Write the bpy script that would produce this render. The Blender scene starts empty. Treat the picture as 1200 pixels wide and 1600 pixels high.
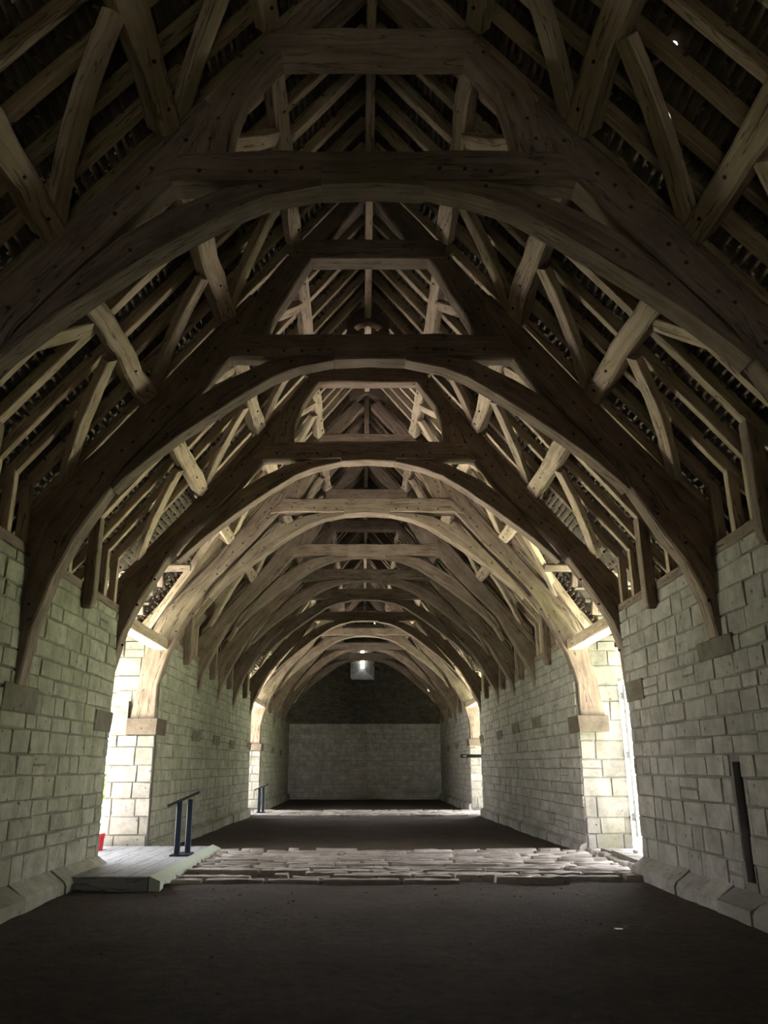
import bpy, bmesh, math, random
from mathutils import Vector, Matrix, noise
from mathutils.geometry import delaunay_2d_cdt

rng = random.Random(7)
SC = bpy.context.scene
COL = SC.collection
CX = 0.1                      # barn centre line
HW = 4.4                      # half width between the wall faces
WALL_TOP = 4.36
SL = 1.23                     # roof slope (rise over run)
TH = math.atan(SL)
RZ = 10.58                    # where the rafters' undersides meet
Y_BACK, Y_FAR = -2.6, 48.2
TRUSS_Y = [6.45, 9.98, 13.92, 17.2, 21.08, 24.05, 26.95, 31.15, 35.06, 39.45, 43.35]
BAY_Y = [2.9] + TRUSS_Y + [Y_FAR - 0.3]
TY = 0.30                     # truss thickness
RM = lambda a, b: 0.35 * a + 0.65 * b      # where the doorway roof has its ridge
DOORS = [(14.12, 17.30), (31.75, 35.16)]
ORD = ['nearest', 'second', 'third', 'fourth', 'fifth', 'sixth', 'seventh', 'eighth', 'ninth', 'tenth', 'eleventh', 'twelfth']
SIDE = {-1: 'left', 1: 'right'}


def X(s, h):
    return CX + s * h


def R(h, perp=0.0):
    """point of the roof section: perp below the rafters' undersides"""
    return (h - perp * math.sin(TH), RZ - SL * h - perp * math.cos(TH))


# ------------------------------------------------------------------ materials
class NT:
    def __init__(s, name):
        s.m = bpy.data.materials.new(name)
        s.m.use_nodes = True
        s.t = s.m.node_tree
        s.t.nodes.clear()
        s.out = s.n('ShaderNodeOutputMaterial')
        s.b = s.n('ShaderNodeBsdfPrincipled')
        s.l(s.b.outputs[0], s.out.inputs[0])
        s.b.inputs['Specular IOR Level'].default_value = 0.25

    def n(s, typ, **kw):
        nd = s.t.nodes.new(typ)
        for k, v in kw.items():
            setattr(nd, k, v)
        return nd

    def l(s, a, b):
        s.t.links.new(a, b)

    def ramp(s, fac, stops):
        r = s.n('ShaderNodeValToRGB')
        el = r.color_ramp.elements
        while len(el) < len(stops):
            el.new(0.5)
        for e, (p, c) in zip(el, stops):
            e.position = p
            e.color = (*c, 1) if len(c) == 3 else c
        s.l(fac, r.inputs[0])
        return r.outputs[0]

    def noise(s, vec, scale, detail=4, rough=0.55):
        nd = s.n('ShaderNodeTexNoise')
        nd.inputs['Scale'].default_value = scale
        nd.inputs['Detail'].default_value = detail
        nd.inputs['Roughness'].default_value = rough
        if vec is not None:
            s.l(vec, nd.inputs['Vector'])
        return nd.outputs['Fac']

    def mix(s, fac, a, b, blend='MIX'):
        nd = s.n('ShaderNodeMix', data_type='RGBA', blend_type=blend)
        for sock, v in ((nd.inputs['Factor'], fac), (nd.inputs[6], a), (nd.inputs[7], b)):
            if hasattr(v, 'is_output'):
                s.l(v, sock)
            elif isinstance(v, (int, float)):
                sock.default_value = v
            else:
                sock.default_value = (*v, 1)
        return nd.outputs[2]

    def math(s, op, a, b=None):
        nd = s.n('ShaderNodeMath', operation=op)
        for i, v in enumerate((a, b)):
            if v is None:
                continue
            if hasattr(v, 'is_output'):
                s.l(v, nd.inputs[i])
            else:
                nd.inputs[i].default_value = v
        return nd.outputs[0]

    def finish(s, col, rough=0.85, height=None, strength=0.4, dist=0.02):
        if hasattr(col, 'is_output'):
            s.l(col, s.b.inputs['Base Color'])
        else:
            s.b.inputs['Base Color'].default_value = (*col, 1)
        s.b.inputs['Roughness'].default_value = rough
        if height is not None:
            bp = s.n('ShaderNodeBump')
            bp.inputs['Strength'].default_value = strength
            bp.inputs['Distance'].default_value = dist
            s.l(height, bp.inputs['Height'])
            s.l(bp.outputs[0], s.b.inputs['Normal'])
        return s.m


def wood_mat(name, dark, mid, light):
    q = NT(name)
    uv = q.n('ShaderNodeTexCoord').outputs['UV']
    oi = q.n('ShaderNodeObjectInfo').outputs['Random']
    off = q.n('ShaderNodeCombineXYZ')
    q.l(q.math('MULTIPLY', oi, 37.0), off.inputs[0])
    q.l(q.math('MULTIPLY', oi, 11.0), off.inputs[1])
    add = q.n('ShaderNodeVectorMath', operation='ADD')
    q.l(uv, add.inputs[0]); q.l(off.outputs[0], add.inputs[1])
    mp = q.n('ShaderNodeMapping')
    mp.inputs['Scale'].default_value = (1.1, 14, 1)
    q.l(add.outputs[0], mp.inputs['Vector'])
    mp2 = q.n('ShaderNodeMapping')
    mp2.inputs['Scale'].default_value = (2.2, 60, 1)
    q.l(add.outputs[0], mp2.inputs['Vector'])
    g1 = q.noise(mp.outputs[0], 1.0, 6, 0.65)
    g2 = q.noise(mp2.outputs[0], 1.0, 4, 0.6)
    blot = q.noise(add.outputs[0], 2.3, 5, 0.6)
    c = q.ramp(g1, [(0.28, dark), (0.52, mid), (0.78, light)])
    c = q.mix(q.math('MULTIPLY', g2, 0.5), c, dark)
    c = q.mix(q.ramp(blot, [(0.35, (0, 0, 0)), (0.75, (0.55, 0.55, 0.55))]), c, light)
    # long drying cracks
    mp3 = q.n('ShaderNodeMapping')
    mp3.inputs['Scale'].default_value = (0.55, 7, 1)
    q.l(add.outputs[0], mp3.inputs['Vector'])
    cr = q.noise(mp3.outputs[0], 1.0, 3, 0.5)
    crk = q.ramp(q.math('ABSOLUTE', q.math('SUBTRACT', cr, 0.5)), [(0.0, (0.25, 0.25, 0.25)), (0.012, (1, 1, 1))])
    c = q.mix(1.0, c, crk, 'MULTIPLY')
    tone = q.ramp(oi, [(0.0, (0.82, 0.82, 0.82)), (1.0, (1.12, 1.1, 1.08))])
    c = q.mix(1.0, c, tone, 'MULTIPLY')
    h = q.math('ADD', q.math('MULTIPLY', g2, 0.5), q.math('ADD', q.math('MULTIPLY', g1, 0.8), q.math('MULTIPLY', crk, 0.5)))
    return q.finish(c, 0.78, h, 0.55, 0.02)


def stone_mat(name, lo, hi, mortar, algae_bounce=0.35, algae_bounce_col=(0.20, 0.24, 0.11), fine=1.0):  # on the left wall the green also stands for light bounced off grass
    q = NT(name)
    pos = q.n('ShaderNodeNewGeometry').outputs['Position']
    vo = q.n('ShaderNodeTexVoronoi')
    vo.inputs['Scale'].default_value = 5.0
    q.l(pos, vo.inputs['Vector'])
    pit = q.math('ADD', vo.outputs['Distance'], q.math('MULTIPLY', q.noise(pos, 30, 3), 0.12))
    at = q.n('ShaderNodeAttribute', attribute_name='tone').outputs['Fac']
    n1 = q.noise(pos, 1.3, 5, 0.6)
    n2 = q.noise(pos, 9 * fine, 6, 0.7)
    n3 = q.noise(pos, 45 * fine, 4, 0.7)
    c = q.mix(at, lo, hi)
    c = q.mix(q.ramp(n2, [(0.3, (0.55, 0.55, 0.55)), (0.5, (0, 0, 0))]), c, tuple(v * 0.55 for v in lo))
    c = q.mix(q.ramp(n1, [(0.45, (0, 0, 0)), (0.72, (algae_bounce, algae_bounce, algae_bounce))]), c, algae_bounce_col)
    sep = q.n('ShaderNodeSeparateXYZ'); q.l(pos, sep.inputs[0])
    low = q.ramp(sep.outputs[2], [(0.0, (1, 1, 1)), (0.9, (0, 0, 0))])
    n4 = q.noise(pos, 0.8, 4, 0.6)
    c = q.mix(q.math('MULTIPLY', low, q.ramp(n4, [(0.48, (0, 0, 0)), (0.62, (0.75, 0.75, 0.75))])), c, tuple(v * 0.8 for v in algae_bounce_col))
    c = q.mix(q.ramp(pit, [(0.12, (0.8, 0.8, 0.8)), (0.2, (0, 0, 0))]), c, tuple(v * 0.35 for v in lo))
    n5 = q.noise(pos, 3.2, 6, 0.65)
    c = q.mix(1.0, c, q.ramp(n5, [(0.3, (0.62, 0.62, 0.62)), (0.7, (1.15, 1.15, 1.15))]), 'MULTIPLY')
    # tone < 0 marks the mortar behind the stones
    mc = q.mix(q.ramp(n1, [(0.4, (0, 0, 0)), (0.65, (0.8, 0.8, 0.8))]), mortar, tuple(v * 0.8 for v in lo))
    c = q.mix(q.math('LESS_THAN', at, 0.02), c, mc)
    h = q.math('ADD', q.math('ADD', n2, q.math('MULTIPLY', n3, 0.35)), q.math('MULTIPLY', q.ramp(pit, [(0.08, (0, 0, 0)), (0.2, (1, 1, 1))]), 0.6))
    return q.finish(c, 0.92, h, 0.6, 0.025)


def plain(name, col, rough=0.6, metal=0.0):
    q = NT(name)
    pos = q.n('ShaderNodeTexCoord').outputs['Object']
    nz = q.noise(pos, 6, 4)
    c = q.mix(q.math('MULTIPLY', nz, 0.35), col, tuple(v * 0.6 for v in col))
    q.b.inputs['Metallic'].default_value = metal
    return q.finish(c, rough, q.noise(pos, 60, 3), 0.1, 0.004)


M = {}
M['oak'] = wood_mat('aged_oak', (0.08, 0.056, 0.042), (0.185, 0.137, 0.106), (0.31, 0.248, 0.2))
M['oak_pale'] = wood_mat('pale_oak', (0.21, 0.15, 0.10), (0.43, 0.34, 0.25), (0.60, 0.50, 0.39))
M['peg'] = plain('peg_oak', (0.03, 0.022, 0.016), 0.8)
M['stone_l'] = stone_mat('limestone_green_bounce', (0.255, 0.25, 0.19), (0.335, 0.328, 0.258), (0.10, 0.096, 0.072), 0.5, (0.20, 0.215, 0.115))  # olive tint paints in green light bounced from the grass outside
M['stone_r'] = stone_mat('limestone_grey', (0.265, 0.246, 0.222), (0.345, 0.322, 0.294), (0.105, 0.095, 0.084), 0.2, (0.19, 0.20, 0.14))
M['stone_jamb'] = stone_mat('limestone_pale', (0.165, 0.152, 0.136), (0.245, 0.228, 0.206), (0.085, 0.075, 0.065), 0.25, (0.18, 0.175, 0.095))
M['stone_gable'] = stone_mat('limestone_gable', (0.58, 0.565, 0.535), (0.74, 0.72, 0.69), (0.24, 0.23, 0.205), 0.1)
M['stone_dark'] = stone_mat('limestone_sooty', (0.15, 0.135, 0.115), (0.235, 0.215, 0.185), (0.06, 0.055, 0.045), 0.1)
M['stone_corbel'] = stone_mat('corbel_stone', (0.115, 0.098, 0.078), (0.165, 0.143, 0.115), (0.10, 0.085, 0.07), 0.2)
M['tile'] = stone_mat('stone_tiles', (0.10, 0.085, 0.068), (0.17, 0.148, 0.12), (0.03, 0.026, 0.022), 0.0)
M['tile_pale'] = stone_mat('stone_tiles_pale', (0.12, 0.10, 0.078), (0.21, 0.178, 0.142), (0.02, 0.016, 0.012), 0.0)


def earth_mat():
    q = NT('trodden_earth')
    pos = q.n('ShaderNodeNewGeometry').outputs['Position']
    n1 = q.noise(pos, 0.7, 6, 0.6); n2 = q.noise(pos, 7, 7, 0.7); n3 = q.noise(pos, 55, 5, 0.7)
    c = q.ramp(n1, [(0.3, (0.056, 0.040, 0.030)), (0.7, (0.098, 0.072, 0.054))])
    c = q.mix(q.ramp(n2, [(0.35, (0.6, 0.6, 0.6)), (0.6, (0, 0, 0))]), c, (0.028, 0.021, 0.016))
    c = q.mix(q.ramp(n3, [(0.6, (0, 0, 0)), (0.72, (0.6, 0.6, 0.6))]), c, (0.26, 0.23, 0.19))
    h = q.math('ADD', q.math('MULTIPLY', n2, 1.4), q.math('MULTIPLY', n3, 0.5))
    return q.finish(c, 0.95, h, 1.0, 0.05)


M['earth'] = earth_mat()
M['cobble'] = stone_mat('cobble_stone', (0.25, 0.22, 0.19), (0.38, 0.34, 0.30), (0.09, 0.075, 0.06), 0.0, (0.2, 0.165, 0.13))


def grass_mat():
    q = NT('meadow_grass')
    pos = q.n('ShaderNodeNewGeometry').outputs['Position']
    c = q.ramp(q.noise(pos, 1.5, 7, 0.7), [(0.3, (0.10, 0.14, 0.05)), (0.7, (0.20, 0.24, 0.10))])
    return q.finish(c, 0.9, q.noise(pos, 30, 4), 0.6, 0.05)


def leaf_mat():
    q = NT('hedge_leaves')
    oi = q.n('ShaderNodeNewGeometry').outputs['Position']
    c = q.ramp(q.noise(oi, 4, 5, 0.7), [(0.3, (0.06, 0.13, 0.03)), (0.7, (0.20, 0.34, 0.09))])
    return q.finish(c, 0.7)


def gravel_mat():
    q = NT('bounce_gravel')
    pos = q.n('ShaderNodeNewGeometry').outputs['Position']
    c = q.ramp(q.noise(pos, 40, 5, 0.7), [(0.3, (0.43, 0.415, 0.385)), (0.7, (0.62, 0.60, 0.565))])
    return q.finish(c, 0.9, q.noise(pos, 60, 3), 0.6, 0.02)


M['gravel'] = gravel_mat()
M['grass'] = grass_mat()
M['leaf'] = leaf_mat()
M['corbel_brown'] = stone_mat('corbel_brown_stone', (0.085, 0.066, 0.05), (0.135, 0.105, 0.082), (0.07, 0.055, 0.045), 0.1)
M['flag'] = stone_mat('paving_flags', (0.36, 0.33, 0.295), (0.5, 0.465, 0.42), (0.1, 0.09, 0.075), 0.0, (0.25, 0.22, 0.17))
M['lath'] = wood_mat('dark_laths', (0.06, 0.044, 0.031), (0.15, 0.113, 0.084), (0.27, 0.21, 0.16))  # darker tone than the truss oak
M['board'] = wood_mat('weathered_boards', (0.15, 0.15, 0.15), (0.235, 0.235, 0.235), (0.32, 0.32, 0.315))
M['edge'] = plain('pale_green_edging', (0.42, 0.47, 0.37), 0.7)
M['metal'] = plain('blue_black_metal', (0.016, 0.022, 0.035), 0.35, 0.3)
M['panel'] = plain('dark_panel', (0.02, 0.02, 0.022), 0.45)
M['red'] = plain('red_plastic', (0.55, 0.02, 0.035), 0.4)
M['white'] = plain('white_paint', (0.75, 0.75, 0.75), 0.6)
M['door'] = wood_mat('silvered_door_boards', (0.10, 0.10, 0.095), (0.17, 0.17, 0.165), (0.24, 0.24, 0.235))
M['litter'] = plain('dry_leaf', (0.10, 0.07, 0.045), 0.9)


# ------------------------------------------------------------------ helpers
def link(name, bm, mats, parent=None, smooth=False, loc=None):
    me = bpy.data.meshes.new(name)
    bm.to_mesh(me)
    bm.free()
    for m in (mats if isinstance(mats, (list, tuple)) else [mats]):
        me.materials.append(m)
    if smooth:
        for p in me.polygons:
            p.use_smooth = True
    o = bpy.data.objects.new(name, me)
    COL.objects.link(o)
    if parent is not None:
        o.parent = parent
    if loc is not None:
        o.location = loc
    return o


def empty(name, loc):
    o = bpy.data.objects.new(name, None)
    o.empty_display_size = 0.2
    o.location = loc
    COL.objects.link(o)
    return o


def tag(o, label=None, cat=None, group=None, kind=None):
    if label: o['label'] = label
    if cat: o['category'] = cat
    if group: o['group'] = group
    if kind: o['kind'] = kind
    return o


def copy_tree(o, parent=None):
    c = o.copy()
    COL.objects.link(c)
    c.parent = parent
    for ch in list(o.children):
        copy_tree(ch, c)
    return c


def new_bm():
    bm = bmesh.new()
    bm.loops.layers.uv.new('UVMap')
    return bm


def loft(bm, secs, ch=0.02, jit=0.006, step=0.3, mat=0, r=rng):
    """timber through four-cornered sections, chamfered arrises, hewn unevenness, UV along the grain"""
    secs = [[Vector(c) for c in s] for s in secs]
    cen = [sum(s, Vector()) / 4 for s in secs]
    fine = []
    for i in range(len(secs) - 1):
        n = max(1, int((cen[i + 1] - cen[i]).length / step))
        for k in range(n):
            t = k / n
            fine.append([secs[i][j].lerp(secs[i + 1][j], t) for j in range(4)])
    fine.append(secs[-1])
    uvl = bm.loops.layers.uv.verify()
    rings, us, u, prev = [], [], r.random() * 10, None
    for s in fine:
        c = sum(s, Vector()) / 4
        if prev is not None:
            u += (c - prev).length
        prev = c
        us.append(u)
        q = [p + Vector((r.uniform(-jit, jit), r.uniform(-jit, jit), r.uniform(-jit, jit))) for p in s]
        ring = []
        for j in range(4):
            p, a, b = q[j], q[j - 1], q[(j + 1) % 4]
            da, db = (a - p), (b - p)
            ring.append(p + da * min(0.45, ch / max(da.length, 1e-4)))
            ring.append(p + db * min(0.45, ch / max(db.length, 1e-4)))
        rings.append([bm.verts.new(p) for p in ring])
    per = [0.0]
    r0 = rings[len(rings) // 2]
    for j in range(8):
        per.append(per[-1] + (r0[(j + 1) % 8].co - r0[j].co).length)
    for i in range(len(rings) - 1):
        for j in range(8):
            k = (j + 1) % 8
            f = bm.faces.new((rings[i][j], rings[i][k], rings[i + 1][k], rings[i + 1][j]))
            f.material_index = mat
            for lp, uv in zip(f.loops, ((us[i], per[j]), (us[i], per[j + 1]), (us[i + 1], per[j + 1]), (us[i + 1], per[j]))):
                lp[uvl].uv = uv
    for ring, rev in ((rings[0], True), (rings[-1], False)):
        f = bm.faces.new(ring[::-1] if rev else ring)
        f.material_index = mat
        for lp in f.loops:
            lp[uvl].uv = (lp.vert.co.x * 0.3 + lp.vert.co.y, lp.vert.co.z)


def beam(bm, a, b, w, d, up=(0, 0, 1), bow=None, **kw):
    """straight or bowed timber from a to b; w across, d along up; bow = vector added at mid-length"""
    a, b, up = Vector(a), Vector(b), Vector(up)
    t = (b - a).normalized()
    side = t.cross(up).normalized()
    upn = side.cross(t).normalized()
    secs = []
    n = 7 if bow else 2
    for i in range(n):
        f = i / (n - 1)
        p = a.lerp(b, f)
        if bow:
            p = p + Vector(bow) * (4 * f * (1 - f))
        secs.append([p + side * (w / 2) + upn * (d / 2), p - side * (w / 2) + upn * (d / 2),
                     p - side * (w / 2) - upn * (d / 2), p + side * (w / 2) - upn * (d / 2)])
    loft(bm, secs, **kw)


def box(bm, x0, x1, y0, y1, z0, z1, ch=0.01, jit=0.0, axis='y', mat=0):
    if axis == 'y':
        s = [[(x0, y, z0), (x1, y, z0), (x1, y, z1), (x0, y, z1)] for y in (y0, y1)]
    elif axis == 'x':
        s = [[(x, y0, z0), (x, y0, z1), (x, y1, z1), (x, y1, z0)] for x in (x0, x1)]
    else:
        s = [[(x0, y0, z), (x0, y1, z), (x1, y1, z), (x1, y0, z)] for z in (z0, z1)]
    loft(bm, s, ch=ch, jit=jit, step=1.0, mat=mat)


def strip(bm, pairs, s, y0, y1, **kw):
    """timber of a truss: pairs of (inner, outer) half-width/height points, y0 front, y1 back"""
    secs = []
    for (hi, zi), (ho, zo) in pairs:
        secs.append([(X(s, hi), y0, zi), (X(s, ho), y0, zo), (X(s, ho), y1, zo), (X(s, hi), y1, zi)])
    loft(bm, secs, **kw)


def disc(bm, c, nrm, rad, h=0.012, mat=1, seg=7):
    c, nrm = Vector(c), Vector(nrm).normalized()
    a = nrm.orthogonal().normalized(); b = nrm.cross(a)
    lo = [bm.verts.new(c + (a * math.cos(2 * math.pi * i / seg) + b * math.sin(2 * math.pi * i / seg)) * rad) for i in range(seg)]
    hi = [bm.verts.new(v.co + nrm * h) for v in lo]
    for i in range(seg):
        f = bm.faces.new((lo[i], lo[(i + 1) % seg], hi[(i + 1) % seg], hi[i])); f.material_index = mat
    f = bm.faces.new(hi); f.material_index = mat


PEG_ME = {}


def peg(parent, c, rad, h, root_loc):
    if rad not in PEG_ME:
        b2 = bmesh.new()
        disc(b2, (0, 0, 0), (0, -1, 0), rad, h, mat=0)
        me = bpy.data.meshes.new('peg'); b2.to_mesh(me); b2.free(); me.materials.append(M['peg'])
        PEG_ME[rad] = me
    o = bpy.data.objects.new('peg', PEG_ME[rad])
    COL.objects.link(o)
    o.parent = parent
    o.location = c
    return o


def stones(bm, o, u, v, n, W, H, ch=(0.16, 0.27), sw=(0.24, 0.62), gap=0.0065, out=(0.009, 0.026), mask=None, seed=1, cut=None, lip=0.0):
    """coursed masonry on a plane: every stone its own bevelled block in front of a mortar face"""
    r = random.Random(seed)
    o, u, v, n = Vector(o), Vector(u), Vector(v), Vector(n)
    lay = bm.faces.layers.float.get('tone') or bm.faces.layers.float.new('tone')

    def P(a, b, c):
        return o + u * a + v * b + n * c
    flip = u.cross(v).dot(n) < 0

    def quad(pts, tone):
        vs = [bm.verts.new(p) for p in (pts[::-1] if flip else pts)]
        f = bm.faces.new(vs); f[lay] = tone
        return f
    y = 0.0
    while y < H - 1e-6:
        h = r.uniform(*ch)
        if y + h > H - ch[0] * 0.6:
            h = H - y
        x = -r.uniform(0, sw[1])
        while x < W - 1e-6:
            w = r.uniform(*sw) * (0.75 + h / ch[1] * 0.35)
            x0, x1 = max(x, 0), min(x + w, W)
            if W - x1 < 0.1:
                x1 = W; w = W - x
            if x1 - x0 > 0.04 and (mask is None or mask((x0 + x1) / 2, y + h / 2)):
                d = r.uniform(*out)
                tone = r.uniform(0.1, 1.0)
                sub = [(x0, x1, y, y + h)]
                if cut and y < cut[3] - 0.08 and y + h > cut[2] + 0.08 and x0 < cut[1] and x1 > cut[0]:
                    ra, rb = r.uniform(-0.03, 0.03), r.uniform(-0.03, 0.05)
                    sub = [q for q in ((x0, min(x1, cut[0] + ra), y, y + h), (max(x0, cut[1] + rb), x1, y, y + h)) if q[1] - q[0] > 0.05]
                elif h > ch[1] * 0.8 and x1 - x0 > 0.35 and r.random() < 0.12:
                    sub = [(x0, x1, y, y + h * 0.5), (x0, x1, y + h * 0.5, y + h)]
                for (a0, a1, b0, b1) in sub:
                    j = lambda: r.uniform(-0.009, 0.009)
                    g = gap * r.uniform(0.6, 1.6)
                    e = 0.007 + r.random() * 0.012
                    tl = (r.uniform(-0.003, 0.003), r.uniform(-0.003, 0.003))
                    base = [(a0 + g + j(), b0 + g + j()), (a1 - g + j(), b0 + g + j()), (a1 - g + j(), b1 - g + j()), (a0 + g + j(), b1 - g + j())]
                    cx, cy = (a0 + a1) / 2, (b0 + b1) / 2
                    bot = [P(p, q, lip) for p, q in base]
                    top = []
                    for i, (p, q) in enumerate(base):
                        pp = p + (e if p < cx else -e); qq = q + (e if q < cy else -e)
                        top.append(P(pp, qq, lip + d + tl[0] * (1 if p < cx else -1) + tl[1] * (1 if q < cy else -1)))
                    vb = [bm.verts.new(p) for p in bot]; vt = [bm.verts.new(p) for p in top]
                    fs = [(vt[0], vt[1], vt[2], vt[3])]
                    for i in range(4):
                        k = (i + 1) % 4
                        fs.append((vb[i], vb[k], vt[k], vt[i]))
                    for fv in fs:
                        f = bm.faces.new(fv[::-1] if flip else fv); f[lay] = tone
            x += w
        y += h


def mortar_box(bm, x0, x1, y0, y1, z0, z1):
    lay = bm.faces.layers.float.get('tone') or bm.faces.layers.float.new('tone')
    v = [bm.verts.new(p) for p in ((x0, y0, z0), (x1, y0, z0), (x1, y1, z0), (x0, y1, z0), (x0, y0, z1), (x1, y0, z1), (x1, y1, z1), (x0, y1, z1))]
    for q in ((3, 2, 1, 0), (4, 5, 6, 7), (0, 1, 5, 4), (1, 2, 6, 5), (2, 3, 7, 6), (3, 0, 4, 7)):
        bm.faces.new([v[i] for i in q])[lay] = 0.0


def prism(bm, poly, y0, y1, tone=0.0):
    """solid from a polygon in x,z extruded along y"""
    lay = bm.faces.layers.float.get('tone') or bm.faces.layers.float.new('tone')
    a = [bm.verts.new((x, y0, z)) for x, z in poly]
    b = [bm.verts.new((x, y1, z)) for x, z in poly]
    n = len(poly)
    bm.faces.new(a)[lay] = tone; bm.faces.new(b[::-1])[lay] = tone
    for i in range(n):
        bm.faces.new((a[i], b[i], b[(i + 1) % n], a[(i + 1) % n]))[lay] = tone


# ------------------------------------------------------------------ walls
SEGS = {-1: [(Y_BACK, DOORS[0][0] - 0.1), (DOORS[0][1], DOORS[1][0]), (DOORS[1][1], Y_FAR)],
        1: [(Y_BACK, DOORS[0][0] - 0.25), (DOORS[0][1], DOORS[1][0]), (DOORS[1][1], Y_FAR)]}
WT = 0.92
for s in (-1, 1):
    for i, (ya, yb) in enumerate(SEGS[s]):
        bm = bmesh.new()
        xf = X(s, HW)
        xo_ = xf + s * WT
        cut = None
        if i == 0:
            c0, c1, c2, c3 = (9.98, 10.22, 0.36, 1.7) if s > 0 else (9.5, 9.8, 0.42, 1.0)
            cut = (c0 - ya, c1 - ya, c2, c3)
            xm = xf + s * 0.22
            A, B = (min(xf, xo_), max(xf, xo_))
            mortar_box(bm, A, B, ya, c0, -0.5, WALL_TOP - 0.14)
            mortar_box(bm, A, B, c1, yb, -0.5, WALL_TOP - 0.14)
            mortar_box(bm, A, B, c0, c1, -0.5, c2)
            mortar_box(bm, A, B, c0, c1, c3, WALL_TOP - 0.14)
            mortar_box(bm, min(xm, xo_), max(xm, xo_), c0, c1, c2, c3)
        else:
            mortar_box(bm, min(xf, xo_), max(xf, xo_), ya, yb, -0.5, WALL_TOP - 0.14)
        stones(bm, (xf, ya, 0), (0, 1, 0), (0, 0, 1), (-s, 0, 0), yb - ya, WALL_TOP - 0.14, cut=cut, seed=11 + i * 3 + s,
               ch=(0.18, 0.33), sw=(0.3, 0.8))
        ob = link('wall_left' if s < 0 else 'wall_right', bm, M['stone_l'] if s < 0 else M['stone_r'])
        tag(ob, kind='structure')
        # dressed reveals of the doorways
        bm = bmesh.new()
        for (yy, nn) in ((ya, -1), (yb, 1)):
            if yy in (Y_BACK, Y_FAR):
                continue
            stones(bm, (xf, yy, 0), (s, 0, 0), (0, 0, 1), (0, nn, 0), WT, WALL_TOP - 0.14, ch=(0.3, 0.42), sw=(0.38, 0.6), seed=90 + i + s, out=(0.01, 0.035))
        rv = link('trim_reveal', bm, M['stone_jamb'], ob)
        # sloped footing course
        bm = bmesh.new()
        lay = bm.faces.layers.float.new('tone')
        r = random.Random(5 + i)
        y = ya
        dep = 0.24 if i == 0 else 0.14
        hh = 0.30 if i == 0 else 0.2
        while y < yb - 0.02:
            y2 = min(yb, y + r.uniform(0.45, 1.0))
            d = dep + r.uniform(-0.03, 0.03); zt = hh + r.uniform(-0.02, 0.02)
            poly = [(xf + s * 0.02, -0.3), (xf - s * d, -0.3), (xf - s * d, 0.10 + r.uniform(-0.02, 0.03)), (xf - s * (d - 0.03), 0.14), (xf + s * 0.02, zt)]
            if s > 0:
                poly = poly[::-1]
            prism(bm, poly[::-1], y + 0.008, y2 - 0.008, r.uniform(0.2, 1))
            y = y2
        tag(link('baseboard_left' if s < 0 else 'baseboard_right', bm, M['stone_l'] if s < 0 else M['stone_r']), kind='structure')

# dark depth of the broken slots is the wall core itself; far gable
bm = bmesh.new()
x0, x1 = X(-1, HW + WT), X(1, HW + WT)
mortar_box(bm, x0, x1, Y_FAR, Y_FAR + 1.0, -0.6, 4.0)
stones(bm, (X(-1, HW), Y_FAR, -0.3), (1, 0, 0), (0, 0, 1), (0, -1, 0), 2 * HW, 4.3, ch=(0.19, 0.3), sw=(0.3, 0.75), seed=41, out=(0.006, 0.03))
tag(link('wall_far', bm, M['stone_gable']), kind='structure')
bm = bmesh.new()
# upper gable with the splayed slit window: pieces around the recess
WX, WZ0, WZ1 = 0.72, 6.55, 8.75
yg, yo = Y_FAR + 0.12, Y_FAR + 1.0
rz = lambda h: RZ - SL * abs(h)
wc = CX - 0.13
for s in (-1, 1):
    pl = [(X(s, HW + 0.5), 4.0), (wc + s * WX, 4.0), (wc + s * WX, rz(WX)), (X(s, 4.6), rz(4.6))]
    prism(bm, pl if s > 0 else pl[::-1], yg, yo)
prism(bm, [(wc + WX, 4.0), (wc - WX, 4.0), (wc - WX, WZ0), (wc + WX, WZ0)], yg, yo)
prism(bm, [(wc + WX, WZ1), (wc - WX, WZ1), (wc - WX, rz(WX) + 0.4), (CX, RZ + 0.35), (wc + WX, rz(WX) + 0.4)], yg, yo)
stones(bm, (X(-1, HW), yg, 4.0), (1, 0, 0), (0, 0, 1), (0, -1, 0), 2 * HW, 6.4, ch=(0.08, 0.15), sw=(0.18, 0.5), seed=43, out=(0.004, 0.03),
       mask=lambda a, b: 4.0 + b < rz(a - HW) and not (abs(a - HW + 0.13) < WX + 0.1 and WZ0 - 4.0 - 0.02 < b < WZ1 - 4.0))
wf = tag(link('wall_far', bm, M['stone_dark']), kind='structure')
bm = bmesh.new()
SW = 0.10
lay = bm.faces.layers.float.new('tone')
for s in (-1, 1):      # splayed cheeks
    q = [(wc + s * WX, yg, WZ0), (wc + s * SW, yo - 0.1, WZ0 + 0.75), (wc + s * SW, yo - 0.1, WZ1), (wc + s * WX, yg, WZ1)]
    bm.faces.new([bm.verts.new(p) for p in (q if s < 0 else q[::-1])])[lay] = 0.7
    stones(bm, (wc + s * WX, yg, WZ0), Vector((-s * (WX - SW), yo - 0.1 - yg, 0)).normalized(), (0, 0, 1), Vector((-s * 0.8, -0.6, 0)), 0.95, WZ1 - WZ0, ch=(0.14, 0.24), sw=(0.25, 0.5), seed=3)
q = [(wc - WX, yg, WZ0), (wc + WX, yg, WZ0), (wc + SW, yo - 0.1, WZ0 + 0.75), (wc - SW, yo - 0.1, WZ0 + 0.75)]
bm.faces.new([bm.verts.new(p) for p in q])[lay] = 0.8
tag(link('window_1', bm, M['stone_gable']), kind='structure')

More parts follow.
